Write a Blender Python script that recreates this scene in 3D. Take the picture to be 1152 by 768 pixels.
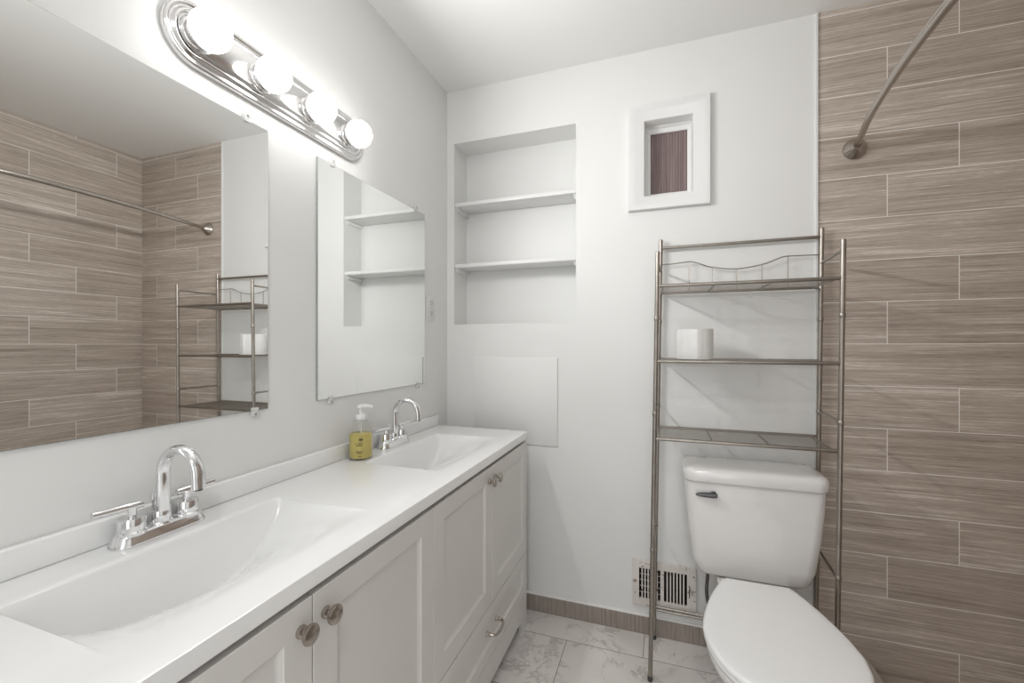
import bpy, bmesh, math, random
from mathutils import Vector, Matrix
for o in list(bpy.data.objects): bpy.data.objects.remove(o)
SC = bpy.context.scene; COL = SC.collection
# ------------------------------------------------------------------ camera
cd = bpy.data.cameras.new('camera'); cam = bpy.data.objects.new('camera', cd); COL.objects.link(cam)
cam.location = (0, 0, 1.2075); cam.rotation_euler = (math.radians(90), 0, math.radians(19.2))
cd.sensor_width = 36; cd.lens = 482.5 * 36 / 1152; cd.shift_y = 3.5 / 1152; cd.clip_start = 0.02
SC.camera = cam
# ------------------------------------------------------------------ light & exposure
w = bpy.data.worlds.new('world'); SC.world = w; w.use_nodes = True
w.node_tree.nodes['Background'].inputs[0].default_value = (0.9, 0.95, 1, 1)
w.node_tree.nodes['Background'].inputs[1].default_value = 0.3
BULB = 12.0        # glow of the frosted domes
BULB_HELPER = 2.5         # W per bulb, from the disk light added at its front
CEIL_FILL = 31.0  # glow of the unseen ceiling lamp added as fill
DOOR_FILL = 8.0  # W of the fill light added in the doorway
dl = bpy.data.lights.new('doorway_fill', 'AREA'); dl.shape = 'RECTANGLE'; dl.size = .75; dl.size_y = 2.0; dl.energy = DOOR_FILL; dl.color = (.95, .975, 1)  # area light added in the unseen doorway to even out the room
dlo = bpy.data.objects.new('doorway_fill', dl); COL.objects.link(dlo); dlo.location = (.125, -1.10, 1.02); dlo.rotation_euler = (math.radians(90), 0, 0)
vs = SC.view_settings
SC.display_settings.display_device = 'sRGB'
vs.view_transform = 'Standard'; vs.look = 'None'; vs.gamma = 1; vs.use_curve_mapping = False
vs.exposure = 0.12
# ------------------------------------------------------------------ node helpers
class NT:
    def __init__(s, name):
        s.m = bpy.data.materials.new(name); s.m.use_nodes = True; s.t = s.m.node_tree
        s.b = s.t.nodes['Principled BSDF']
    def n(s, typ, **kw):
        x = s.t.nodes.new(typ)
        for k, v in kw.items(): setattr(x, k, v)
        return x
    def put(s, sock, v):
        if hasattr(v, 'default_value') or isinstance(v, bpy.types.NodeSocket): s.t.links.new(v, sock)
        else: sock.default_value = v
    def math(s, op, a, b=0.0, c=0.0):
        x = s.n('ShaderNodeMath', operation=op)
        s.put(x.inputs[0], a); s.put(x.inputs[1], b)
        if op in ('MULTIPLY_ADD', 'SMOOTH_MIN', 'COMPARE'): s.put(x.inputs[2], c)
        return x.outputs[0]
    def vec(s, a, b, c):
        x = s.n('ShaderNodeCombineXYZ'); s.put(x.inputs[0], a); s.put(x.inputs[1], b); s.put(x.inputs[2], c)
        return x.outputs[0]
    def noise(s, v, scale, detail=3, rough=.55, dist=0.0):
        x = s.n('ShaderNodeTexNoise'); s.put(x.inputs['Vector'], v)
        x.inputs['Scale'].default_value = scale; x.inputs['Detail'].default_value = detail
        x.inputs['Roughness'].default_value = rough; x.inputs['Distortion'].default_value = dist
        return x.outputs[0]
    def ramp(s, f, stops):
        x = s.n('ShaderNodeValToRGB'); s.put(x.inputs[0], f)
        e = x.color_ramp.elements
        while len(e) < len(stops): e.new(.5)
        for q, (p, c) in zip(e, stops): q.position = p; q.color = (*c, 1)
        return x.outputs[0]
    def mix(s, f, a, b, mode='MIX'):
        x = s.n('ShaderNodeMix', data_type='RGBA', blend_type=mode)
        s.put(x.inputs[0], f)
        s.put(x.inputs[6], a if not isinstance(a, tuple) else (*a, 1)); s.put(x.inputs[7], b if not isinstance(b, tuple) else (*b, 1))
        return x.outputs[2]
    def bump(s, h, strength=.3, dist=.002):
        x = s.n('ShaderNodeBump'); x.inputs['Strength'].default_value = strength; x.inputs['Distance'].default_value = dist
        s.put(x.inputs['Height'], h); s.t.links.new(x.outputs[0], s.b.inputs['Normal'])
    def coords(s):
        tc = s.n('ShaderNodeTexCoord'); sp = s.n('ShaderNodeSeparateXYZ')
        s.t.links.new(tc.outputs['Object'], sp.inputs[0]); return tc.outputs['Object'], sp.outputs
def plain(name, col, rough=.5, metal=0.0, var=.03, scale=6, bump=0.0, bscale=60, coat=0.0, stretch=None, spec=None):
    N = NT(name); v, xyz = N.coords()
    vv = v if not stretch else N.vec(N.math('MULTIPLY', xyz[0], stretch[0]), N.math('MULTIPLY', xyz[1], stretch[1]), N.math('MULTIPLY', xyz[2], stretch[2]))
    f = N.noise(vv, scale, 4)
    lo = tuple(max(0, c * (1 - var)) for c in col); hi = tuple(min(1, c * (1 + var)) for c in col)
    N.put(N.b.inputs['Base Color'], N.ramp(f, [(.3, lo), (.7, hi)]))
    N.b.inputs['Roughness'].default_value = rough; N.b.inputs['Metallic'].default_value = metal
    if coat: N.b.inputs['Coat Weight'].default_value = coat; N.b.inputs['Coat Roughness'].default_value = .06
    if spec is not None: N.b.inputs['Specular IOR Level'].default_value = spec
    if bump: N.bump(N.noise(vv, bscale, 3), bump, .001)
    return N.m
def tile_mat(name, axis, J0, sgn):
    N = NT(name); v, xyz = N.coords(); u = xyz[0 if axis == 'X' else 1]; z = xyz[2]
    h, wd, g = .151, .597, .0013
    kz = N.math('DIVIDE', N.math('SUBTRACT', z, .002), h)
    k = N.math('FLOOR', kz); fz = N.math('FRACT', kz)
    m1 = N.math('COMPARE', N.math('MODULO', N.math('ADD', k, 3.0), 3.0), 1.0, .1)
    sh = N.math('SUBTRACT', N.math('MULTIPLY', k, sgn * .199), N.math('MULTIPLY', m1, .018 if sgn > 0 else 0.0))
    ku = N.math('DIVIDE', N.math('SUBTRACT', N.math('SUBTRACT', u, J0 - 5 * wd), sh), wd)
    kc = N.math('FLOOR', ku); fu = N.math('FRACT', ku)
    dz = N.math('MULTIPLY', N.math('MINIMUM', fz, N.math('SUBTRACT', 1.0, fz)), h)
    du = N.math('MULTIPLY', N.math('MINIMUM', fu, N.math('SUBTRACT', 1.0, fu)), wd)
    dd = N.math('MINIMUM', dz, du)
    mask = N.math('LESS_THAN', dd, g)
    wn = N.n('ShaderNodeTexWhiteNoise', noise_dimensions='2D'); N.put(wn.inputs['Vector'], N.vec(kc, k, 0.0))
    r = wn.outputs[0]; off = N.math('MULTIPLY', r, 37.0)
    v1 = N.vec(N.math('ADD', N.math('MULTIPLY', u, 4.0), off), N.math('MULTIPLY', z, 210.0), off)
    v2 = N.vec(N.math('ADD', N.math('MULTIPLY', u, 1.6), off), N.math('MULTIPLY', z, 42.0), off)
    v3 = N.vec(N.math('ADD', N.math('MULTIPLY', u, 30.0), off), N.math('MULTIPLY', z, 420.0), off)
    n1 = N.noise(v1, 1.0, 4, .6, .4); n2 = N.noise(v2, 1.0, 3, .5, .6); n3 = N.noise(v3, 1.0, 2, .6)
    a = N.math('ADD', N.math('MULTIPLY', n1, .5), N.math('ADD', N.math('MULTIPLY', n2, .3), N.math('MULTIPLY', n3, .2)))
    a = N.math('ADD', a, N.math('MULTIPLY', N.math('SUBTRACT', r, .5), .07))
    col = N.ramp(a, [(.36, (.33, .27, .222)), (.46, (.46, .388, .33)), (.55, (.56, .482, .42)), (.64, (.80, .725, .65))])
    col = N.mix(mask, col, (.92, .89, .85))
    N.put(N.b.inputs['Base Color'], col)
    N.b.inputs['Roughness'].default_value = .42
    hh = N.math('SUBTRACT', N.math('MULTIPLY', a, .5), mask)
    N.bump(hh, .35, .0015)
    return N.m
def grain_mat(name, c0, c1, c2, su, sz, axis=0, rough=.45):
    N = NT(name); v, xyz = N.coords()
    f = N.noise(N.vec(N.math('MULTIPLY', xyz[0], su), N.math('MULTIPLY', xyz[1], su if axis else 1.0), N.math('MULTIPLY', xyz[2], sz)), 1.0, 4, .6)
    N.put(N.b.inputs['Base Color'], N.ramp(f, [(.3, c0), (.5, c1), (.72, c2)])); N.b.inputs['Roughness'].default_value = rough
    return N.m
def marble_mat():
    N = NT('marble_floor'); v, xyz = N.coords()
    tw, th, g = .597, .298, .0013
    ky = N.math('DIVIDE', N.math('SUBTRACT', xyz[1], 1.728 - 20 * th), th); k = N.math('FLOOR', ky); fy = N.math('FRACT', ky)
    odd = N.math('MODULO', N.math('ADD', k, 1.0), 2.0)
    kx = N.math('DIVIDE', N.math('ADD', N.math('SUBTRACT', xyz[0], -.365 - 10 * tw), N.math('MULTIPLY', odd, tw / 2)), tw)
    kc = N.math('FLOOR', kx); fx = N.math('FRACT', kx)
    dy = N.math('MULTIPLY', N.math('MINIMUM', fy, N.math('SUBTRACT', 1.0, fy)), th)
    dx = N.math('MULTIPLY', N.math('MINIMUM', fx, N.math('SUBTRACT', 1.0, fx)), tw)
    mask = N.math('LESS_THAN', N.math('MINIMUM', dx, dy), g)
    wn = N.n('ShaderNodeTexWhiteNoise', noise_dimensions='2D'); N.put(wn.inputs['Vector'], N.vec(kc, k, 0.0))
    off = N.math('MULTIPLY', wn.outputs[0], 23.0)
    vv = N.vec(N.math('ADD', xyz[0], off), N.math('ADD', xyz[1], off), 0.0)
    n1 = N.noise(vv, 4.5, 8, .72, .5); n2 = N.noise(vv, 2.4, 4, .5, .8); n3 = N.math('MAXIMUM', N.math('MULTIPLY', N.math('SUBTRACT', N.noise(vv, 7.0, 5, .6, .6), .42), 4.0), 0.0)
    vein = N.math('SUBTRACT', 1.0, N.math('MULTIPLY', N.math('ABSOLUTE', N.math('SUBTRACT', n1, .5)), 30.0))
    vein = N.math('MAXIMUM', vein, 0.0)
    vein = N.math('MULTIPLY', vein, N.math('MINIMUM', n3, .6))
    col = N.ramp(n2, [(.35, (.74, .70, .67)), (.65, (.85, .815, .785))])
    col = N.mix(vein, col, (.36, .32, .29))
    col = N.mix(mask, col, (.22, .19, .165))
    N.put(N.b.inputs['Base Color'], col); N.b.inputs['Roughness'].default_value = .2
    N.bump(N.math('SUBTRACT', 0.0, mask), .3, .001)
    return N.m
def rusty_paint():
    N = NT('chipped_vent_paint'); v, xyz = N.coords()
    n = N.noise(v, 38, 5, .7); n2 = N.noise(v, 9, 3)
    base = N.ramp(n2, [(.35, (.70, .65, .61)), (.7, (.80, .76, .72))])
    m = N.ramp(n, [(.60, (0, 0, 0)), (.63, (1, 1, 1))])
    N.put(N.b.inputs['Base Color'], N.mix(m, base, (.20, .115, .075))); N.b.inputs['Roughness'].default_value = .5
    return N.m
def glassy(name, col, trans=1.0, rough=.02, ior=1.45):
    N = NT(name); v, xyz = N.coords()
    f = N.noise(v, 12, 2)
    N.put(N.b.inputs['Base Color'], N.ramp(f, [(.3, tuple(c * .98 for c in col)), (.7, col)]))
    N.b.inputs['Transmission Weight'].default_value = trans; N.b.inputs['Roughness'].default_value = rough; N.b.inputs['IOR'].default_value = ior
    return N.m
def emit(name, col, s):
    N = NT(name); N.b.inputs['Base Color'].default_value = (.9, .9, .9, 1)
    N.b.inputs['Emission Color'].default_value = (*col, 1); N.b.inputs['Emission Strength'].default_value = s
    return N.m
M = dict(
    wall=plain('wall_paint', (.83, .83, .815), .42, var=.012, scale=2, bump=.08, bscale=90),
    ceiling=plain('ceiling_paint', (.88, .88, .865), .6, var=.01, scale=2),
    trim=plain('white_trim_paint', (.82, .82, .81), .3, var=.01),
    shelf=plain('white_shelf_paint', (.84, .84, .83), .38, var=.01),
    cab=plain('cabinet_paint', (.735, .715, .69), .36, var=.01),
    dark=plain('dark_recess', (.05, .045, .04), .7),
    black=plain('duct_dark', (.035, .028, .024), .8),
    top=plain('cultured_marble_white', (.91, .91, .905), .16, var=.008, coat=.4),
    china=plain('white_vitreous_china', (.84, .825, .81), .12, var=.008, coat=.6),
    plastic=plain('white_seat_plastic', (.90, .90, .895), .22, var=.006),
    chrome=plain('polished_chrome', (.78, .78, .79), .07, 1.0, var=.02),
    plate=plain('light_bar_chrome', (.74, .73, .73), .16, 1.0, var=.02),
    nickel=plain('brushed_nickel', (.44, .40, .36), .24, 1.0, var=.10, scale=40),
    rack=plain('antique_nickel_tube', (.36, .33, .295), .36, 1.0, var=.12, scale=18),
    mesh=plain('shelf_mesh_metal', (.33, .30, .265), .5, .8, var=.12, scale=30),
    rod=plain('brushed_rod_metal', (.46, .42, .38), .22, 1.0, var=.05, scale=4, stretch=(1, 1, 60)),
    blackmetal=plain('smoked_chrome_lever', (.10, .10, .10), .25, .8),
    mirror=plain('mirror_silver', (.93, .94, .93), .0, 1.0, var=.003),
    edge=plain('mirror_edge_glass', (.33, .36, .35), .2),
    clip=glassy('clear_plastic_clip', (.93, .93, .92), .3, .2),
    screw=plain('screw_metal', (.45, .44, .42), .3, 1.0),
    outlet=plain('outlet_plastic', (.80, .80, .78), .3),
    slot=plain('outlet_slot', (.06, .06, .06), .6),
    pump=plain('white_pump_plastic', (.86, .86, .86), .3),
    clear=glassy('clear_bottle_plastic', (.98, .98, .97), 1.0, .02, 1.12),
    soap=glassy('yellow_liquid_soap', (1.0, .86, .32), .35, .12, 1.30),
    ink=plain('label_ink', (.10, .09, .05), .6),
    paper=plain('toilet_tissue', (.86, .855, .84), .9, var=.02, scale=30, bump=.25, bscale=160),
    card=plain('cardboard_core', (.45, .35, .25), .8),
    hose=plain('braided_hose', (.13, .12, .115), .45, .4, scale=200, var=.4),
    tile_back=tile_mat('wood_look_tile_back', 'X', .958, 1),
    tile_right=tile_mat('wood_look_tile_right', 'Y', 1.74, -1),
    curb=grain_mat('curb_tile', (.38, .33, .285), (.46, .405, .355), (.54, .485, .43), 4, 60, 0),
    baseb=grain_mat('baseboard_tile', (.24, .20, .17), (.32, .275, .24), (.43, .385, .345), 130, 5),
    caulk=plain('white_caulk', (.80, .79, .77), .5),
    marble=marble_mat(), vent=rusty_paint(),
    pane=None,
    bulb=emit('frosted_bulb_glow', (1, .99, .975), BULB),
    lens=emit('ceiling_fill_glow', (1, .995, .985), CEIL_FILL),
    unlit_back=plain('bulb_unlit_back', (.85, .85, .84), .4),
    door=plain('door_paint', (.78, .78, .77), .35),
)
def pane_mat():
    N = NT('plum_reeded_glass'); v, xyz = N.coords()
    f = N.noise(N.vec(N.math('MULTIPLY', xyz[0], 130.0), 0.0, N.math('MULTIPLY', xyz[2], 3.0)), 1.0, 3)
    N.put(N.b.inputs['Base Color'], N.ramp(f, [(.3, (.165, .115, .112)), (.7, (.27, .205, .20))]))
    N.b.inputs['Roughness'].default_value = .22; N.b.inputs['Coat Weight'].default_value = .4
    return N.m
M['pane'] = pane_mat()
# ------------------------------------------------------------------ mesh helpers
def tag(o, label=None, cat=None, group=None, kind=None):
    if label: o['label'] = label
    if cat: o['category'] = cat
    if group: o['group'] = group
    if kind: o['kind'] = kind
    return o
def thing(name, label, cat, loc=(0, 0, 0), group=None):
    o = bpy.data.objects.new(name, None); COL.objects.link(o); o.location = loc; o.empty_display_size = .05
    return tag(o, label, cat, group)
def wloc(o):
    v = Vector(o.location)
    while o.parent: o = o.parent; v += o.location
    return v
def obj(name, bm, mat, parent=None, smooth=35, label=None, origin=None):
    """world-space bmesh -> one mesh object (children get their parent's origin)"""
    me = bpy.data.meshes.new(name)
    bmesh.ops.recalc_face_normals(bm, faces=bm.faces)
    if smooth:
        ang = math.radians(smooth)
        for f in bm.faces: f.smooth = True
        for e in bm.edges:
            if len(e.link_faces) == 2 and e.calc_face_angle(0) > ang: e.smooth = False
    off = wloc(parent) if parent else (Vector(origin) if origin else Vector())
    bmesh.ops.translate(bm, verts=bm.verts, vec=-off)
    bm.to_mesh(me); bm.free()
    for m in (mat if isinstance(mat, list) else [mat]): me.materials.append(m)
    o = bpy.data.objects.new(name, me); COL.objects.link(o)
    if parent: o.parent = parent
    elif origin: o.location = off
    if label: o['label'] = label
    return o
def struct(name, bm, mat, smooth=0, parent=None, kind=True):
    o = obj(name, bm, mat, parent, smooth)
    if not parent: o['kind'] = 'structure'
    return o
def B(): return bmesh.new()
def box(bm, x0, x1, y0, y1, z0, z1, bev=0, seg=2):
    t = bmesh.new()
    bmesh.ops.create_cube(t, size=1)
    bmesh.ops.scale(t, vec=(x1 - x0, y1 - y0, z1 - z0), verts=t.verts)
    bmesh.ops.translate(t, vec=((x0 + x1) / 2, (y0 + y1) / 2, (z0 + z1) / 2), verts=t.verts)
    if bev: bmesh.ops.bevel(t, geom=t.edges[:], offset=bev, segments=seg, profile=.5, affect='EDGES')
    add(bm, t); return bm
def add(bm, t):
    me = bpy.data.meshes.new('tmp'); t.to_mesh(me); t.free(); bm.from_mesh(me); bpy.data.meshes.remove(me)
def loft(bm, rings, cap0=True, cap1=True, closed=True):
    vs_ = [[bm.verts.new(p) for p in r] for r in rings]
    n = len(vs_[0])
    for a, b in zip(vs_, vs_[1:]):
        for i in range(n if closed else n - 1):
            j = (i + 1) % n
            bm.faces.new((a[i], a[j], b[j], b[i]))
    if cap0: bm.faces.new(list(reversed(vs_[0])))
    if cap1: bm.faces.new(vs_[-1])
    return bm
def lathe(bm, c, prof, axis='Z', n=32, cap0=True, cap1=True):
    rings = []
    for r, h in prof:
        ring = []
        for i in range(n):
            a = 2 * math.pi * i / n; p, q = r * math.cos(a), r * math.sin(a)
            v = {'Z': (p, q, h), 'X': (h, p, q), 'Y': (p, h, q)}[axis]
            ring.append(Vector(c) + Vector(v))
        rings.append(ring)
    return loft(bm, rings, cap0, cap1)
def tube(bm, pts, r, n=12, ell=None, up=(0, 1, 0), caps=True):
    """sweep; r number or list; ell=(a,b) multiplies the section along up / across it"""
    pts = [Vector(p) for p in pts]; rings = []; prev = None
    for i, p in enumerate(pts):
        t = (pts[min(i + 1, len(pts) - 1)] - pts[max(i - 1, 0)]).normalized()
        if prev is None:
            u = Vector(up); u = (u - t * u.dot(t))
            if u.length < .05: u = Vector((1, 0, 0)) - t * t.x
            u.normalize()
        else:
            u = prev - t * prev.dot(t); u.normalize()
        prev = u; v = t.cross(u)
        rr = r[i] if isinstance(r, (list, tuple)) else r
        ea, eb = ell or (1, 1)
        rings.append([p + u * rr * ea * math.cos(2 * math.pi * k / n) + v * rr * eb * math.sin(2 * math.pi * k / n) for k in range(n)])
    return loft(bm, rings, caps, caps)
def spline(ctrl, n=8):
    P = [Vector(c) for c in ctrl]; out = []
    for i in range(len(P) - 1):
        p0, p1, p2, p3 = P[max(i - 1, 0)], P[i], P[i + 1], P[min(i + 2, len(P) - 1)]
        for k in range(n):
            t = k / n
            out.append(.5 * ((2 * p1) + (p2 - p0) * t + (2 * p0 - 5 * p1 + 4 * p2 - p3) * t * t + (3 * p1 - p0 - 3 * p2 + p3) * t ** 3))
    out.append(P[-1]); return out
def rrect(cx, cy, hx, hy, r, z, n=6):
    pts = []
    for qx, qy, a0 in ((1, 1, 0), (-1, 1, 90), (-1, -1, 180), (1, -1, 270)):
        for k in range(n + 1):
            a = math.radians(a0 + 90 * k / n)
            pts.append(Vector((cx + qx * (hx - r) + r * math.cos(a), cy + qy * (hy - r) + r * math.sin(a), z)))
    return pts
# ================================================================== SETTING
XL, YB, XR, YF, ZC = -.991, 1.88, 1.285, -1.05, 2.438
struct('floor', box(B(), XL - .1, XR + .1, YF - .1, YB + .2, -.06, 0), M['marble'])
struct('ceiling', box(B(), XL - .1, XR + .1, YF - .1, YB + .25, ZC, ZC + .08), M['ceiling'])
struct('wall_left', box(B(), XL - .1, XL, YF - .1, YB + .2, 0, ZC), M['wall'])
struct('wall_right', box(B(), XR + .008, XR + .1, YF - .1, YB + .2, 0, ZC), M['wall'])
# front wall with an opening for the door
bm = B(); box(bm, XL, -.25, YF - .1, YF, 0, ZC); box(bm, .50, XR + .008, YF - .1, YF, 0, ZC); box(bm, -.25, .50, YF - .1, YF, 2.03, ZC)
struct('wall_front', bm, M['wall'])
# back wall: grid of cells around the niche, the little window and the vent duct
NX0, NX1, NZ0, NZ1, ND = -.953, -.356, 1.305, 2.183, .142
WX0, WX1, WZ0, WZ1 = -.067, .121, 1.826, 2.140
VX0, VX1, VZ0, VZ1 = -.092, .108, .140, .285
holes = [(NX0, NX1, NZ0, NZ1), (WX0, WX1, WZ0, WZ1), (VX0, VX1, VZ0, VZ1)]
xs = sorted({XL, .549, NX0, NX1, WX0, WX1, VX0, VX1}); zs = sorted({0, ZC, NZ0, NZ1, WZ0, WZ1, VZ0, VZ1})
bm = B()
for a, b in zip(xs, xs[1:]):
    # merge vertical runs
    run = None
    for c, d in list(zip(zs, zs[1:])) + [(None, None)]:
        inside = c is None or any(h[0] <= a + 1e-6 and b - 1e-6 <= h[1] and h[2] <= c + 1e-6 and d - 1e-6 <= h[3] for h in holes)
        if inside:
            if run: box(bm, a, b, YB, YB + .17, run[0], run[1]); run = None
        else: run = (run[0], d) if run else (c, d)
box(bm, NX0 - .0, NX1 + .0, YB + ND, YB + .17, NZ0, NZ1)
box(bm, VX0, VX1, YB + .12, YB + .17, VZ0, VZ1)
box(bm, WX0, WX1, YB + .12, YB + .17, WZ0, WZ1)
struct('wall_back', bm, M['wall'])
# shower: tiled slabs, partition, curb and pan
struct('wall_shower_back', box(B(), .549, XR, YB, YB + .17, 0, ZC), M['tile_back'])
struct('wall_shower_side', box(B(), XR, XR + .008, .38, YB, 0, ZC), M['tile_right'])
struct('wall_shower_end', box(B(), .549, XR, .28, .372, 0, ZC), M['wall'])
struct('wall_shower_end_tile', box(B(), .552, XR, .372, .38, 0, ZC), M['tile_back'])
struct('trim_1', box(B(), .540, .549, YB - .007, YB, .0, ZC, .0015), M['trim'])
struct('trim_2', box(B(), .549, .695, .38, YB, 0, .092, .004), M['curb'])
struct('shower_floor', box(B(), .695, XR, .38, YB, 0, .03), M['curb'])
struct('baseboard_back', box(B(), XL, .540, YB - .009, YB, 0, .074, .001), M['baseb'])
bm = B(); n = 2
loft(bm, [[Vector((x, YB, .0741)), Vector((x, YB - .0085, .0741)), Vector((x, YB - .007, .077)), Vector((x, YB, .081))] for x in (XL, .540)])
struct('trim_3', bm, M['caulk'])
# door behind the camera
bm = B(); box(bm, -.315, -.25, YF, YF + .015, 0, 2.095, .003); box(bm, .50, .565, YF, YF + .015, 0, 2.095, .003); box(bm, -.25, .50, YF, YF + .015, 2.03, 2.095, .003)
struct('trim_4', bm, M['trim'])
def panel_face(bm, P, u0, u1, z0, z1, depth, thick, rails, recess, bev):
    """slab in the plane given by P(u, d, z); d=0 is the front face, + is into the slab; rails=(l,r,b,t)"""
    l, r, b_, t_ = rails
    def ring(u0, u1, z0, z1, d): return [bm.verts.new(P(u, d, z)) for u, z in ((u0, z0), (u1, z0), (u1, z1), (u0, z1))]
    e = .0010
    R = [ring(u0, u1, z0, z1, thick), ring(u0, u1, z0, z1, e), ring(u0 + e, u1 - e, z0 + e, z1 - e, 0),
         ring(u0 + l, u1 - r, z0 + b_, z1 - t_, 0), ring(u0 + l + .001, u1 - r - .001, z0 + b_ + .001, z1 - t_ - .001, .002),
         ring(u0 + l + bev, u1 - r - bev, z0 + b_ + bev, z1 - t_ - bev, recess - .001),
         ring(u0 + l + bev + .004, u1 - r - bev - .004, z0 + b_ + bev + .004, z1 - t_ - bev - .004, recess)]
    for a, c in zip(R, R[1:]):
        for i in range(4):
            j = (i + 1) % 4; bm.faces.new((a[i], a[j], c[j], c[i]))
    bm.faces.new(R[0]); bm.faces.new(R[-1])
# ---- window_1
win = bpy.data.objects.new('window_1', None); COL.objects.link(win); win.location = (.027, YB, 1.766); win['kind'] = 'structure'
CX0, CX1, CZ0, CZ1 = -.132, .186, 1.766, 2.207
def rect(x0, x1, z0, z1, y): return [Vector((x0, y, z0)), Vector((x1, y, z0)), Vector((x1, y, z1)), Vector((x0, y, z1))]
def inset(k, y): # k: 0 outer casing edge .. 1 opening
    return rect(CX0 + (WX0 - CX0) * k, CX1 + (WX1 - CX1) * k, CZ0 + (WZ0 - CZ0) * k, CZ1 + (WZ1 - CZ1) * k, y)
bm = B(); R = [inset(0, YB - .0003), inset(0, YB - .015), inset(.05, YB - .021), inset(.14, YB - .022), inset(.50, YB - .014), inset(.93, YB - .008), inset(.99, YB - .006), inset(1.02, YB), inset(1.02, YB + .0495)]
loft(bm, R, False, False); obj('window_casing', bm, M['trim'], win, 30)
bm = B(); 
PX0, PX1, PZ0, PZ1 = -.044, .103, 1.854, 2.113
R = [rect(WX0, WX1, WZ0, WZ1, YB + .05), rect(WX0 + .008, WX1 - .004, WZ0 + .004, WZ1 - .006, YB + .05), rect(WX0 + .010, WX1 - .006, WZ0 + .008, WZ1 - .010, YB + .058),
     rect(PX0, PX1, PZ0, PZ1, YB + .064), rect(PX0, PX1, PZ0, PZ1, YB + .078)]
loft(bm, R, False, False); obj('window_frame', bm, M['trim'], win, 30)
bm = B(); nx = 96; rows = []
for i in range(nx + 1):
    x = PX0 + (PX1 - PX0) * i / nx; y = YB + .072 + .0016 * math.cos(2 * math.pi * i / nx * 13)
    rows.append([Vector((x, y, PZ0)), Vector((x, y, PZ1)), Vector((x, YB + .082, PZ1)), Vector((x, YB + .082, PZ0))])
loft(bm, rows); obj('window_pane', bm, M['pane'], win, 60)
# ================================================================== NICHE SHELVES
for nm, zt, lab in (('niche_shelf', 1.897, 'upper white board shelf fixed inside the recessed wall niche'), ('niche_shelf', 1.599, 'lower white board shelf fixed inside the recessed wall niche')):
    t = thing('niche_shelf', lab, 'shelf', ((NX0 + NX1) / 2, YB + .07, zt - .018), 'shelves in the wall niche')
    bm = B(); box(bm, NX0 + .001, NX1 - .001, YB + .004, YB + ND - .001, zt - .018, zt, .003); obj('board', bm, M['shelf'], t)
    for x0, x1 in ((NX0 + .0005, NX0 + .014), (NX1 - .014, NX1 - .0005)):
        bm = B(); loft(bm, [[Vector((x, YB + .012, zt - .0185)), Vector((x, YB + .03, zt - .036)), Vector((x, YB + ND - .001, zt - .036)), Vector((x, YB + ND - .001, zt - .0185))] for x in (x0, x1)]); obj('cleat', bm, M['shelf'], t)
# ================================================================== ACCESS PANEL
t = thing('access_panel', 'flat white painted access panel on the wall beside the vanity, below the niche', 'panel', (-.641, YB, .752))
bm = B(); box(bm, -.844, -.438, YB - .007, YB, .752, 1.148, .0015); obj('panel', bm, M['wall'], t)
# ================================================================== VANITY
VY0, VY1, XF = .165, 1.765, -.548
van = thing('vanity_cabinet', 'white shaker style double vanity cabinet standing under the two sinks', 'cabinet', (-.77, .965, 0))
bm = B(); box(bm, -.985, -.567, VY0, VY0 + .016, .06, .802); box(bm, -.985, -.567, VY1 - .016, VY1, .06, .802); box(bm, -.985, -.567, VY0 + .016, VY1 - .016, .06, .076)
box(bm, -.985, -.979, VY0 + .016, VY1 - .016, .076, .802); box(bm, -.64, -.62, VY0 + .016, VY1 - .016, .785, .802); box(bm, -.64, -.62, .955, .976, .076, .785); box(bm, -.585, -.567, VY0 + .016, VY1 - .016, .312, .332); obj('body', bm, M['cab'], van)
bm = B()
for y0, y1 in ((VY0, VY0 + .075), (VY1 - .075, VY1)):
    s = 1 if y0 == VY0 else -1; ye = y0 if s == 1 else y1
    P = [(ye, 0), (ye + s * .05, 0), (ye + s * .055, .02), (ye + s * .075, .05), (ye + s * .10, .06), (ye + s * .10, .147), (ye, .147)]
    loft(bm, [[Vector((x, a, b)) for a, b in P] for x in (-.5665, XF)])
box(bm, -.5665, XF, VY0 + .10, VY1 - .10, .06, .147)
obj('apron', bm, M['cab'], van, 0)
for y0, y1 in ((VY0, VY0 + .05), (VY1 - .05, VY1)):
    bm = B(); box(bm, -.985, -.935, y0, y1, 0, .06); box(bm, -.935, -.567, y0 if y0 == VY0 else y1 - .016, y0 + .016 if y0 == VY0 else y1, 0, .06); obj('foot', bm, M['cab'], van, 0)
def PX(u, d, z): return (XF - d, u, z)
dys = [VY0, .5655, .9655, 1.3655, VY1]
def knob(par, y, z):
    bm = B(); lathe(bm, (XF, y, z), [(.0095, 0), (.0105, .003), (.0095, .007), (.0055, .010), (.005, .014), (.009, .0165), (.0155, .019), (.0165, .022), (.0155, .0255), (.011, .0275), (.003, .0285)], 'X', 28)
    obj('knob', bm, M['nickel'], par)
for i in range(4):
    y0, y1 = dys[i] + .0012 * (1 if i else 0) , dys[i + 1] - .0012 * (1 if i < 3 else 0)
    bm = B(); panel_face(bm, PX, y0, y1, .3235, .791, 0, .0185, (.056, .056, .062, .048), .007, .008)
    d = obj('door', bm, M['cab'], van, 0)
    knob(d, (dys[i + 1] - .027) if i in (0, 2) else (dys[i] + .027), .747)
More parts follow.
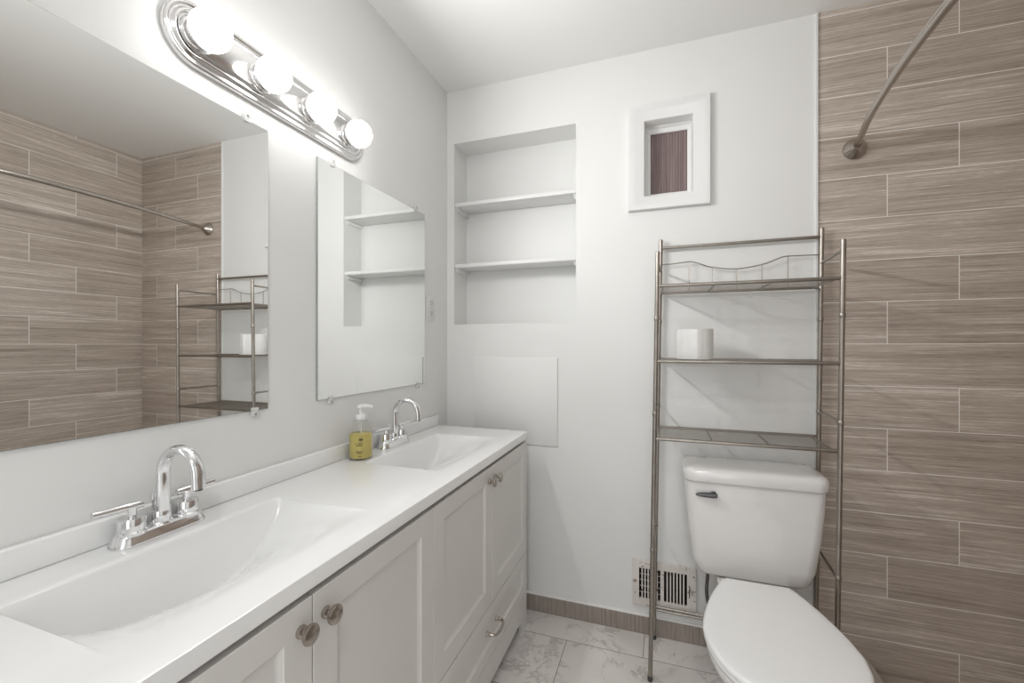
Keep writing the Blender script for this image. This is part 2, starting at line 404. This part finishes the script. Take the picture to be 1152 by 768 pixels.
for y0, y1 in ((dys[0], dys[2]), (dys[2], dys[4])):
    y0 += .0018 if y0 > .5 else 0; y1 -= .0018 if y1 < 1.5 else 0
    bm = B(); panel_face(bm, PX, y0, y1, .1485, .3195, 0, .0185, (.056, .056, .04, .04), .007, .008)
    d = obj('drawer', bm, M['cab'], van, 0)
    yc = (y0 + y1) / 2 + .012; z = .236
    bm = B()
    for s in (-1, 1): lathe(bm, (XF - .009, yc + s * .044, z), [(.009, 0), (.0095, .003), (.007, .008), (.005, .012)], 'X', 20)
    pts = spline([(XF, yc - .044, z), (XF + .018, yc - .042, z - .001), (XF + .026, yc - .028, z - .003), (XF + .028, yc, z - .004), (XF + .026, yc + .028, z - .003), (XF + .018, yc + .042, z - .001), (XF, yc + .044, z)], 6)
    tube(bm, pts, [.006 if 4 > i or i > len(pts) - 5 else .0048 for i in range(len(pts))], 12, up=(0, 0, 1))
    obj('pull', bm, M['nickel'], d)
# ---- countertop with two scooped sinks
topT = thing('countertop', 'glossy white one-piece vanity countertop with two scooped sinks', 'countertop', (-.76, .965, .804))
ZT = .835; SX0, SXF = -.885, -.612
sinks = (.565, 1.360); HW = .238
def depth(y):
    d = 0
    for c in sinks:
        r = abs(y - c) / HW
        if r < 1: d = .142 * (1 - r * r) ** .72
    return d
def rect_in(y):
    for c in sinks:
        r = (HW - abs(y - c))
        if r > 0: return min(1, r / .006)
    return 0
ys = set([VY0 - .012, VY1])
for c in sinks:
    for k in range(97): ys.add(c + HW * math.cos(math.pi * k / 96))
    ys |= {c - HW - .004, c + HW + .004}
for k in range(1, 12): ys.add(VY0 + (VY1 - VY0) * k / 12)
ys = sorted(ys)
prof = [(-.9735, 0, 0), (SX0 - .004, 0, 0), (SX0, 0, .02), (SX0 + .0035, .0, .10)]   # (x, -, share of depth)
cols = [(-.990, 0.0), (-.9, 0.0), (SX0 - .004, 0.0), (SX0 - .0012, .010), (SX0 + .0015, .05), (SX0 + .010, .55), (SX0 + .017, .93), (SX0 + .021, .985), (SX0 + .026, 1.0), (SX0 + .032, .995)]
N_ = 16; xs0 = SX0 + .032
for k in range(1, N_ + 1):
    s = k / N_; cols.append((xs0 + (SXF - xs0) * s, .995 * (1 - s) ** 1.45))
cols += [(SXF + .006, 0.0), (-.5475, 0.0)]
bm = B(); grid = []
for y in ys:
    D = depth(y); lip = 0
    row = []
    for j, (x, g) in enumerate(cols):
        inside = 3 <= j < len(cols) - 2
        row.append(Vector((x, y, ZT - D * g - (lip if inside else 0))))
    row += [Vector((-.5447, y, ZT - .001)), Vector((-.544, y, ZT - .003)), Vector((-.544, y, ZT - .029)), Vector((-.546, y, ZT - .031)), Vector((-.64, y, ZT - .031)), Vector((-.64, y, ZT - .031 - .0))]
    row = row[:-1]
    # underside shell below the bowls
    row += [Vector((-.66, y, ZT - .031 - .0)), Vector((-.87, y, ZT - .031 - max(0, D - .02) * 1.0)), Vector((-.95, y, ZT - .031)), Vector((-.990, y, ZT - .031))]
    grid.append(row)
loft(bm, grid, True, True, True)
obj('slab', bm, M['top'], topT, 40)
bm = B(); box(bm, -.990, -.973, VY0 - .012, VY1, ZT + .0002, .884, .0035, 3); obj('backsplash', bm, M['top'], topT)
# ---- faucets
def faucet(yc, label):
    xc = -.940
    t = thing('faucet', label, 'faucet', (xc, yc, ZT + .0003), 'chrome centreset faucets on the vanity')
    def stad(h, r, z, n=12):
        pts = []
        for s in (1, -1):
            for k in range(n + 1):
                a = math.pi * k / n + (0 if s == 1 else math.pi)
                pts.append(Vector((xc + r * math.cos(a), yc + s * (h - r) + r * math.sin(a), z)))
        return pts
    bm = B(); z0 = ZT + .0003
    loft(bm, [stad(.0835, .027, z0), stad(.084, .0275, z0 + .003), stad(.080, .0245, z0 + .010), stad(.0765, .0215, z0 + .018), stad(.0745, .0195, z0 + .021), stad(.070, .015, z0 + .0225)])
    obj('base_plate', bm, M['chrome'], t, 50)
    zb = z0 + .022
    bm = B(); lathe(bm, (xc, yc, zb), [(.0205, -.004), (.0205, 0), (.0185, .003), (.0175, .004), (.0175, .021), (.0165, .024), (.012, .0245)]); obj('spout_collar', bm, M['chrome'], t, 40)
    xr = xc + .008; R = .049; ztop = 1.004
    zc = ztop - R
    pts = [(xr, yc, zb + .02), (xr, yc, zb + .05), (xr, yc, zc - .01)]
    for k in range(0, 25):
        a = math.pi * k / 24; pts.append((xr + R - R * math.cos(a), yc, zc + R * math.sin(a)))
    pts.append((xr + 2 * R + .001, yc, zc - .022))
    bm = B(); tube(bm, pts, .0105, 20, ell=(1.22, .86), up=(0, 1, 0)); obj('spout', bm, M['chrome'], t, 50)
    bm = B(); lathe(bm, (xr + 2 * R + .001, yc, zc - .0225), [(.0075, -.002), (.0075, .001)], n=20); obj('aerator', bm, M['blackmetal'], t)
    for s in (-1, 1):
        hy = yc + s * .049
        bm = B(); lathe(bm, (xc, hy, zb), [(.0245, -.004), (.0245, .001), (.0215, .004), (.0215, .024), (.020, .027), (.010, .0275), (.0075, .029), (.0075, .046)]); h = obj('handle', bm, M['chrome'], t, 40)
        bm = B(); zz = zb + .046
        dirx = .10
        p0 = Vector((xc - s * dirx * .018, hy - s * .018, zz)); p1 = Vector((xc + s * dirx * .058 * (1 if s < 0 else .2), hy + s * .058, zz + .002))
        dv = (p1 - p0)
        tube(bm, [p0, p0 + dv * .01, p0 + dv * .5, p1 - dv * .01, p1], [.0045, .0066, .0069, .0066, .0045], 16, up=(0, 0, 1)); obj('lever', bm, M['chrome'], h, 40)
    bm = B(); tube(bm, [(xc - .022, yc, z0 + .012), (xc - .022, yc, z0 + .060)], .0022, 10, up=(1, 0, 0)); lathe(bm, (xc - .022, yc, z0 + .060), [(.003, 0), (.0052, .003), (.0052, .012), (.003, .015)], n=16); obj('drain_rod', bm, M['chrome'], t)
    return t
faucet(.575, 'chrome two-handle arc faucet behind the nearer sink, below the large mirror')
faucet(1.360, 'chrome two-handle arc faucet behind the far sink, right of the soap bottle')
# ---- soap bottle
bx, by = -.931, 1.166
t = thing('soap_bottle', 'clear pump bottle half filled with yellow liquid soap beside the far faucet', 'soap bottle', (bx, by, ZT + .0004))
z0 = ZT + .0004
outer = [(.030, 0), (.0355, .002), (.0372, .006), (.0372, .090), (.0365, .100), (.033, .112), (.026, .122), (.018, .127), (.0145, .129), (.0145, .134)]
inner = [(r - .0016, h) for r, h in reversed(outer[2:])] + [(.034, .0055), (.028, .003)]
bm = B(); lathe(bm, (bx, by, z0), outer + inner, n=40); bott = obj('bottle', bm, M['clear'], t, 50)
bm = B(); lathe(bm, (bx, by, z0), [(.027, .0038), (.0338, .0065), (.0352, .009), (.0352, .082), (.0345, .0825)], n=40); obj('liquid', bm, M['soap'], t, 50)
bm = B(); lathe(bm, (bx, by, z0 + .127), [(.0162, 0), (.0165, .002), (.0165, .013), (.014, .016), (.008, .017), (.006, .019), (.006, .028), (.0035, .0285), (.0035, .036), (.009, .037), (.0105, .040), (.0105, .045), (.008, .047)]); pm = obj('pump', bm, M['pump'], t, 40)
bm = B(); tube(bm, spline([(bx - .004, by, z0 + .1695), (bx + .012, by + .008, z0 + .1705), (bx + .026, by + .017, z0 + .169), (bx + .031, by + .0205, z0 + .165)], 5), [.0062] * 8 + [.0052] * 5 + [.0042] * 3, 12, up=(0, 0, 1)); obj('nozzle', bm, M['pump'], pm)
bm = B(); tube(bm, [(bx, by, z0 + .128), (bx + .002, by, z0 + .012)], .0022, 10, up=(1, 0, 0)); obj('dip_tube', bm, M['pump'], t)
# printed marks, too small to read in the photo: little strokes lying on the bottle wall
a0 = math.atan2(-by, -bx); bm = B(); rnd = random.Random(4)
def mark(a, z, w_, h_):
    r = .0376; rings = []
    for k in range(4):
        aa = a0 + a + w_ * (k / 3 - .5) / r
        rings.append([Vector((bx + q * math.cos(aa), by + q * math.sin(aa), z0 + z + e)) for q, e in ((r, -h_ / 2), (r + .0003, -h_ / 2), (r + .0003, h_ / 2), (r, h_ / 2))])
    loft(bm, rings)
for k in range(3): mark(-.10 + .10 * k, .068, .0030, .007)
for row, (z, n_, s_) in enumerate(((.055, 8, .10), (.049, 6, .10), (.029, 7, .09), (.024, 4, .09), (.014, 6, .10))):
    for k in range(n_):
        if rnd.random() > .2: mark(-.1 + (k - n_ / 2) * s_ * .9, z, .0026, .0020 + rnd.random() * .001)
obj('label_print', bm, M['ink'], bott, 0)
# ================================================================== MIRRORS
def mirror(y0, y1, z0, z1, clips, label):
    t = thing('wall_mirror', label, 'mirror', (XL, (y0 + y1) / 2, z0), 'frameless mirrors above the vanity')
    bm = B(); xb, xf = XL + .0006, XL + .0062
    R = [[Vector((x, a, b)) for a, b in ((y0 + e, z0 + e), (y1 - e, z0 + e), (y1 - e, z1 - e), (y0 + e, z1 - e))] for x, e in ((xb, 0), (xf - .0012, 0), (xf, .0012))]
    loft(bm, R, True, True)
    for f in bm.faces:
        f.material_index = 0 if (len(f.verts) == 4 and all(v.co.x > xf - 1e-5 for v in f.verts)) else 1
    obj('glass', bm, [M['mirror'], M['edge']], t, 0)
    for y, top in clips:
        z = z1 if top else z0; s = 1 if top else -1
        bm = B(); box(bm, XL + .0002, XL + .0105, y - .009, y + .009, z + (.0003 if s > 0 else -.016), z + (.016 if s > 0 else -.0003), .003)
        box(bm, XL + .0066, XL + .0105, y - .009, y + .009, z - (.008 if s > 0 else .002), z + (.002 if s > 0 else .008), .0015)
        c = obj('clip', bm, M['clip'], t)
        bm = B(); lathe(bm, (XL + .0106, y, z + s * .009), [(.0032, 0), (.003, .0008), (.001, .0012)], 'X', 14); obj('screw', bm, M['screw'], c)
mirror(.235, .862, 1.038, 1.7745, ((.35, 1), (.80, 1), (.35, 0), (.822, 0)), 'large frameless mirror above the nearer sink reflecting the tiled shower')
mirror(1.035, 1.660, 1.0375, 1.779, ((1.098, 1), (1.585, 1), (1.09, 0), (1.600, 0)), 'frameless mirror above the far sink reflecting the niche shelves')
# ================================================================== OUTLET
t = thing('wall_outlet', 'small white wall outlet plate beside the far mirror', 'outlet', (XL, 1.7135, 1.318))
bm = B(); box(bm, XL + .0003, XL + .006, 1.6785, 1.7485, 1.318, 1.428, .002); obj('cover_plate', bm, M['outlet'], t)
for zc in (1.350, 1.396):
    bm = B(); box(bm, XL + .0062, XL + .0085, 1.6975, 1.7295, zc - .015, zc + .015, .002); s = obj('socket', bm, M['outlet'], t)
    bm = B()
    for dy in (-.006, .006): box(bm, XL + .0086, XL + .0089, 1.7135 + dy - .0014, 1.7135 + dy + .0014, zc - .001, zc + .008)
    box(bm, XL + .0086, XL + .0089, 1.7110, 1.7160, zc - .010, zc - .005); obj('slots', bm, M['slot'], s, 0)
bm = B(); lathe(bm, (XL + .006, 1.7135, 1.373), [(.0028, 0), (.0025, .0008), (.001, .001)], 'X', 12); obj('screw', bm, M['screw'], t)
# ================================================================== LIGHT BAR
yc, zc = .921, 1.894
t = thing('vanity_light', 'chrome light bar with four glowing round bulbs above the mirrors', 'light fixture', (XL, yc, zc))
def stadX(h, r, x, n=20):
    pts = []
    for s in (1, -1):
        for k in range(n + 1):
            a = math.pi * k / n + (0 if s == 1 else math.pi)
            pts.append(Vector((x, yc + s * (h - r) + r * math.sin(a), zc + r * math.cos(a))))
    return pts
H0, R0 = .318, .069
bm = B(); loft(bm, [stadX(H0 - i, R0 - i, XL + .0003 + x) for i, x in ((0, 0), (0, .010), (.0015, .0135), (.005, .015), (.009, .0135), (.011, .0125), (.014, .0135), (.017, .019), (.021, .0205), (.0245, .019), (.0265, .017), (.029, .018), (.031, .024), (.034, .0255))])
obj('back_plate', bm, M['plate'], t, 50)
for k in range(4):
    y = .664 + .161 * k
    bm = B(); lathe(bm, (XL + .026, y, 1.888), [(.036, -.002), (.036, .002), (.034, .004), (.031, .005), (.031, .012), (.029, .014), (.020, .014), (.020, .004)], 'X', 40); obj('socket_cup', bm, M['plate'], t, 40)
    RB, CB = .0415, .041
    hb = [(.0165, .001), (.0185, .003)] + [(RB * math.sin(math.radians(a)), CB - RB * math.cos(math.radians(a))) for a in range(34, 73, 8)]
    bm = B(); lathe(bm, (XL + .026, y, 1.888), hb + [(RB * .9, hb[-1][1] + .001)], 'X', 36); bb = obj('bulb', bm, M['unlit_back'], t, 60)  # opaque back shaped to keep the bulb's glow off the wall
    bm = B(); lathe(bm, (XL + .026, y, 1.888), [(RB * math.sin(math.radians(a)), CB - RB * math.cos(math.radians(a))) for a in range(72, 180, 6)] + [(.001, CB + RB)], 'X', 40); gl = obj('globe', bm, M['bulb'], bb, 60)
    ld = bpy.data.lights.new('bulb_helper_disk', 'AREA'); ld.shape = 'DISK'; ld.size = .07; ld.energy = BULB_HELPER; ld.color = (1, .992, .985)  # helper disk added before each bulb for light into the room and firmer shadows
    lo = bpy.data.objects.new('bulb_helper_disk', ld); COL.objects.link(lo); lo.parent = bb; lo.location = Vector((XL + .026 + CB + RB + .0015, y, 1.888)) - wloc(bb); lo.rotation_euler = (0, math.radians(-90), 0)
# ================================================================== CEILING FILL LAMP, added unseen behind the camera
t = thing('ceiling_fill_lamp', 'round white flush fill lamp added on the ceiling, unseen behind the viewer', 'light fixture', (.1, -.55, ZC))
bm = B(); lathe(bm, (.1, -.55, ZC), [(.15, -.001), (.155, -.02), (.15, -.03), (.13, -.03)], n=40); obj('fill_lamp_base', bm, M['trim'], t)
bm = B(); lathe(bm, (.1, -.55, ZC - .03), [(.14, 0), (.138, -.02), (.12, -.045), (.08, -.062), (.03, -.07), (.001, -.071)], n=40); obj('fill_lamp_shade', bm, M['lens'], t)
# ================================================================== STORAGE RACK over the toilet
t = thing('storage_rack', 'brushed metal over-the-toilet rack with three mesh shelves against the wall', 'rack', (.25, 1.74, 0))
YFR, YBK = 1.62, 1.856; L = .013
def X_(side, y, z):
    base = {(0, 0): -.038, (0, 1): -.029, (1, 0): .522, (1, 1): .534}
    f = (y - YFR) / (YBK - YFR)
    return base[(side, 0)] * (1 - f) + base[(side, 1)] * f + L * z + (.004 * z if side == 0 else 0)
for side in (0, 1):
    for y, zt, nm in ((YFR, 1.540, 'front'), (YBK, 1.635, 'rear')):
        bm = B(); pts = [(X_(side, y, z), y, z) for z in (0.012, .3, .47, .8, 1.1, 1.3, zt - .002, zt)]
        tube(bm, pts, [.0078] * 7 + [.006], 14, up=(0, 1, 0))
        for z in (.47, .96, 1.30): lathe(bm, (X_(side, y, z), y, z), [(.0079, -.008), (.0092, -.006), (.0092, .006), (.0079, .008)], n=16)
        lg = obj('post', bm, M['rack'], t)
        bm = B(); lathe(bm, (X_(side, y, 0), y, 0), [(.009, .0003), (.0095, .004), (.009, .016), (.0079, .018)], n=16); obj('foot_cap', bm, M['blackmetal'], lg)
    for z in (1.507, .963, .465, .13):
        if z == .13 and side == 0: continue
        if z == .13: continue
        bm = B(); tube(bm, [(X_(side, YFR, z), YFR + .004, z), (X_(side, YBK, z), YBK - .004, z)], .0046, 12, up=(0, 0, 1)); obj('side_bar', bm, M['rack'], t)
# back top bar
bm = B(); tube(bm, [(X_(0, YBK, 1.6), YBK, 1.601), (X_(1, YBK, 1.6), YBK, 1.602)], .0062, 12, up=(0, 0, 1)); obj('top_bar', bm, M['rack'], t)
# wavy wire gallery
def lerpx(f, z): return X_(0, YBK, z) + (X_(1, YBK, z) - X_(0, YBK, z)) * f
wv = spline([(lerpx(f, 1.53), YBK, z) for f, z in ((0, 1.533), (.1, 1.535), (.2, 1.539), (.26, 1.530), (.34, 1.513), (.5, 1.501), (.66, 1.513), (.74, 1.529), (.79, 1.538), (.88, 1.538), (1, 1.537))], 6)
bm = B(); tube(bm, wv, .0021, 8, up=(0, 1, 0))
for f in (.195, .345, .5, .655, .81):
    zt = min(wv, key=lambda p: abs(p.x - lerpx(f, 1.53))).z
    tube(bm, [(lerpx(f, 1.53), YBK, 1.418), (lerpx(f, 1.53), YBK, zt)], .0016, 8, up=(0, 1, 0))
obj('wire_gallery', bm, M['rack'], t)
def shelf(z):
    bm = B()
    tube(bm, [(X_(0, YFR, z), YFR, z), (X_(1, YFR, z), YFR, z)], .0062, 12, up=(0, 0, 1))
    tube(bm, [(X_(0, YBK, z), YBK, z), (X_(1, YBK, z), YBK, z)], .0055, 12, up=(0, 0, 1))
    s = obj('shelf', bm, M['rack'], t)
    x0, x1 = X_(0, YFR, z) + .016, X_(1, YFR, z) - .016
    for a in (x0, x1, x0 + (x1 - x0) / 3, x0 + (x1 - x0) * 2 / 3):
        bm = B(); tube(bm, [(a, YFR, z - .001), (a, YBK, z - .001)], .0032, 8, up=(0, 0, 1)); obj('cross_bar', bm, M['rack'], s)
    bm = B(); n = int((x1 - x0) / .0055)
    for i in range(n + 1):
        x = x0 + (x1 - x0) * i / n; box(bm, x - .0005, x + .0005, YFR + .004, YBK - .004, z + .002, z + .0026)
    m_ = int((YBK - YFR) / .009)
    for i in range(1, m_):
        y = YFR + (YBK - YFR) * i / m_; box(bm, x0, x1, y - .0005, y + .0005, z + .0026, z + .0032)
    obj('shelf_mesh', bm, M['mesh'], s, 0)
for z in (1.417, 1.148, .871): shelf(z)
# low rear double bar
for z in (.133, .120):
    bm = B(); tube(bm, [(X_(0, YBK, z), YBK, z), (X_(1, YBK, z), YBK, z)], .0042, 10, up=(0, 0, 1)); obj('rear_bar', bm, M['rack'], t)
# ---- toilet roll
rx, ry, rz = .118, 1.735, 1.1533 + .0003
t = thing('toilet_roll', 'white toilet paper roll standing on the middle shelf of the metal rack', 'toilet paper', (rx, ry, rz))
bm = B(); Rr = .063; n = 64; prof_ = [(.020, .001), (.058, .0), (Rr - .001, .001), (Rr, .004), (Rr, .106), (Rr - .001, .109), (.058, .110), (.020, .109)]
lathe(bm, (rx, ry, rz), prof_ + [], n=n, cap0=False, cap1=False)
lathe(bm, (rx, ry, rz), [(.020, .001), (.020, .109)], n=n, cap0=False, cap1=False)
obj('roll', bm, M['paper'], t, 40)
bm = B(); rings = []
a1 = math.atan2(-ry, -rx)
for k in range(25):
    a = a1 + .12 + 1.15 * k / 24; q = Rr + .0012 + .004 * max(0, 1 - k / 7)
    rings.append([Vector((rx + (q + e) * math.cos(a), ry + (q + e) * math.sin(a), rz + z)) for e, z in ((0, .001), (.0006, .001), (.0006, .111), (0, .111))])
loft(bm, rings); obj('loose_sheet', bm, M['paper'], t, 40)
bm = B(); lathe(bm, (rx, ry, rz), [(.0198, .0005), (.0198, .1095), (.0188, .1095), (.0188, .0005)], n=32, cap0=False, cap1=False); obj('core', bm, M['card'], t)
# ================================================================== TOILET
TX = .300
t = thing('toilet', 'white two-piece toilet with closed lid standing under the metal rack', 'toilet', (TX, 1.45, 0))
# tank: lofted rounded rectangles, narrowing downwards
bm = B(); R = []
for z, hx, y0, r in ((.378, .166, 1.70, .045), (.383, .175, 1.687, .045), (.395, .181, 1.677, .042), (.44, .193, 1.670, .04), (.55, .207, 1.663, .038), (.65, .2145, 1.659, .036), (.7185, .2165, 1.657, .035)):
    R.append(rrect(TX, (y0 + 1.838) / 2, hx, (1.838 - y0) / 2, r, z, 8))
loft(bm, R); tank = obj('tank', bm, M['china'], t, 50)
bm = B(); R = []
for z, g in ((.7195, -.004), (.7205, 0), (.728, .003), (.750, .004), (.760, .002), (.767, -.005), (.771, -.016), (.7735, -.04), (.775, -.075)):
    R.append(rrect(TX, (1.650 + 1.842) / 2, .2205 + g, (1.842 - 1.650) / 2 + g, max(.018, .04 + g), z, 8))
loft(bm, R); obj('tank_lid', bm, M['china'], t, 60)
# flush lever on the tank's front left
lx, ly, lz = TX - .188, 1.658, .680
bm = B(); lathe(bm, (lx + .060, ly + .002, lz), [(.012, 0), (.012, -.006), (.008, -.010), (.008, -.016)], 'Y', 20)
R = []
for f, hh in ((0, .0015), (.12, .006), (.35, .0085), (.6, .0095), (.85, .0095), (1, .007)):
    x = lx + .002 + .070 * f; R.append([Vector((x, ly - .014 - dy, lz + dz + .001 * f)) for dy, dz in ((0, hh), (.008, hh * .7), (.010, 0), (.008, -hh * .7), (0, -hh), (-.002, 0))])
loft(bm, R); obj('flush_lever', bm, M['blackmetal'], tank, 40)
# bowl
def halfw(y):
    K = [(1.085, 0), (1.09, .045), (1.10, .075), (1.12, .108), (1.15, .138), (1.19, .162), (1.24, .178), (1.30, .1855), (1.36, .178), (1.43, .162), (1.50, .140), (1.56, .116), (1.592, .100), (1.602, .090)]
    for (a, p), (b, q) in zip(K, K[1:]):
        if y <= b: f = (y - a) / (b - a); return p + (q - p) * f
    return K[-1][1]
def Dline(z, g=0.0, yb=1.600, n=30, yshift=0.0):
    ysv = [1.085 + (yb - 1.085) * (1 - math.cos(math.pi / 2 * k / n)) for k in range(n + 1)]
    right = [(halfw(y), y) for y in ysv]
    pts = [(w_, y) for w_, y in right] + [(-w_, y) for w_, y in reversed(right[1:])]
    cy = 1.35; out = []
    for w_, y in pts:
        v = Vector((w_, y - cy)); l_ = v.length; v = v * ((l_ + g) / l_)
        out.append(Vector((TX - .004 + v.x, cy + v.y + yshift, z)))
    return out
def ell(cx, cy, a, b, z, n=61, p=2.3):
    out = []
    for k in range(n):
        q = -math.pi / 2 + 2 * math.pi * k / n; c_, s_ = math.cos(q), math.sin(q)
        out.append(Vector((cx + a * abs(c_) ** (2 / p) * math.copysign(1, c_), cy + b * abs(s_) ** (2 / p) * math.copysign(1, s_), z)))
    return out
bm = B(); n_ = len(Dline(0))
R = [ell(TX, 1.50, .115, .22, .0, n_, 2.8), ell(TX, 1.50, .113, .218, .02, n_, 2.8), ell(TX, 1.49, .100, .20, .06, n_, 2.6), ell(TX, 1.47, .098, .205, .14, n_, 2.4),
     ell(TX, 1.43, .115, .235, .21, n_, 2.2), ell(TX, 1.39, .145, .262, .28, n_, 2.1), ell(TX, 1.36, .168, .268, .33, n_, 2.05)]
R += [Dline(.365, -.010), Dline(.380, -.006), Dline(.390, -.006), Dline(.3935, -.012)]
loft(bm, R); obj('bowl', bm, M['china'], t, 60)
bm = B()
R = [rrect(TX, 1.70, hx, hy, .04, z, 8) for z, hx, hy in ((.20, .09, .10), (.30, .10, .12), (.365, .115, .125), (.3765, .112, .122))]
loft(bm, R); obj('tank_shelf', bm, M['china'], t, 50)
bm = B(); loft(bm, [Dline(.3945, -.006), Dline(.396, -.002), Dline(.405, .0), Dline(.4085, -.003)]); obj('seat', bm, M['plastic'], t, 60)
bm = B(); loft(bm, [Dline(.4105, -.004), Dline(.412, .001), Dline(.420, .002), Dline(.4245, -.003), Dline(.4262, -.010), Dline(.4275, -.03), Dline(.429, -.08)]); obj('seat_lid', bm, M['plastic'], t, 60)
for s in (-1, 1):
    bm = B(); box(bm, TX + s * .085 - .022, TX + s * .085 + .022, 1.598, 1.616, .398, .412, .004, 3); obj('hinge', bm, M['plastic'], t)
bm = B(); tube(bm, spline([(TX - .132, 1.78, .379), (TX - .133, 1.785, .34), (TX - .136, 1.80, .26), (TX - .124, 1.82, .19), (TX - .10, 1.84, .15), (TX - .08, 1.862, .145)], 7), .0062, 12, up=(0, 1, 0)); obj('supply_hose', bm, M['hose'], t)
# ================================================================== VENT
t = thing('wall_vent', 'old chipped white metal vent grille low on the wall behind the rack', 'vent', (.008, YB, .118))
bm = B(); y0, y1 = YB - .012, YB - .0003
GX0, GX1, GZ0, GZ1 = -.1145, .132, .118, .3065
bank = ((-.088, -.004), (.010, .098)); bz = (.150, .277)
box(bm, GX0, bank[0][0], y0, y1, GZ0, GZ1, .0015); box(bm, bank[1][1], GX1, y0, y1, GZ0, GZ1, .0015); box(bm, bank[0][1], bank[1][0], y0 + .001, y1, bz[0], bz[1])
box(bm, bank[0][0], bank[1][1], y0, y1, GZ0, bz[0], .0015); box(bm, bank[0][0], bank[1][1], y0, y1, bz[1], GZ1, .0015)
for a, b in bank:
    for k in range(1, 7):
        x = a + (b - a) * k / 7; box(bm, x - .0026, x + .0026, y0 + .001, y1 - .002, bz[0], bz[1])
obj('grille', bm, M['vent'], t, 0)
bm = B()
for k in range(5): z = .165 + .025 * k; box(bm, bank[0][0], bank[0][1], YB + .012, YB + .015, z - .0012, z + .0012)
obj('damper_bars', bm, M['vent'], t, 0)
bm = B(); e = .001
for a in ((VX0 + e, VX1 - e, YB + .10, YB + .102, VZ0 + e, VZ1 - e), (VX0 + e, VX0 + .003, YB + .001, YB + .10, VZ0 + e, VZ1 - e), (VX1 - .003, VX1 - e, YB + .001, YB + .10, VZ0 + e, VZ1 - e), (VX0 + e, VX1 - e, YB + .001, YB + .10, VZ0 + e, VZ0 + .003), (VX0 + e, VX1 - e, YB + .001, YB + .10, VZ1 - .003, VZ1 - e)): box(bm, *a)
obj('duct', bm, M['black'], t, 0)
bm = B(); box(bm, .105, .1085, y0 - .001, y0, .185, .235); obj('lever_slot', bm, M['slot'], t, 0)
bm = B(); tube(bm, [(.107, y0 - .001, .226), (.112, y0 - .012, .222), (.116, y0 - .014, .205)], .0028, 8, up=(1, 0, 0)); obj('damper_lever', bm, M['screw'], t)
for x in (-.105, .120):
    bm = B(); lathe(bm, (x, y0, .213), [(.0042, 0), (.0035, -.0015), (.001, -.002)], 'Y', 12); obj('screw', bm, M['screw'], t)
# ================================================================== SHOWER ROD
t = thing('shower_rod', 'curved brushed metal shower curtain rod fixed to the tiled wall', 'shower rod', (.662, YB, 1.916))
SZ = 1.916
half = [(.662, YB - .004), (.648, 1.80), (.612, 1.625), (.588, 1.46), (.573, 1.32), (.566, 1.20), (.564, 1.13)]
full = half + [(x, 2.26 - y) for x, y in reversed(half[:-1])]
pts = spline([(x, y, SZ) for x, y in full], 7)
bm = B(); mid = len(pts) // 2
tube(bm, pts, [.0098 if abs(i - mid) > 19 else .0110 for i in range(len(pts))], 20, up=(0, 0, 1)); obj('rod', bm, M['rod'], t)
for y, s in ((YB, -1), (.38, 1)):
    bm = B(); lathe(bm, (.662, y, SZ), [(.037, s * .0003), (.0375, s * .006), (.034, s * .011), (.026, s * .020), (.017, s * .032), (.0115, s * .042)], 'Y', 36); obj('flange', bm, M['nickel'], t)
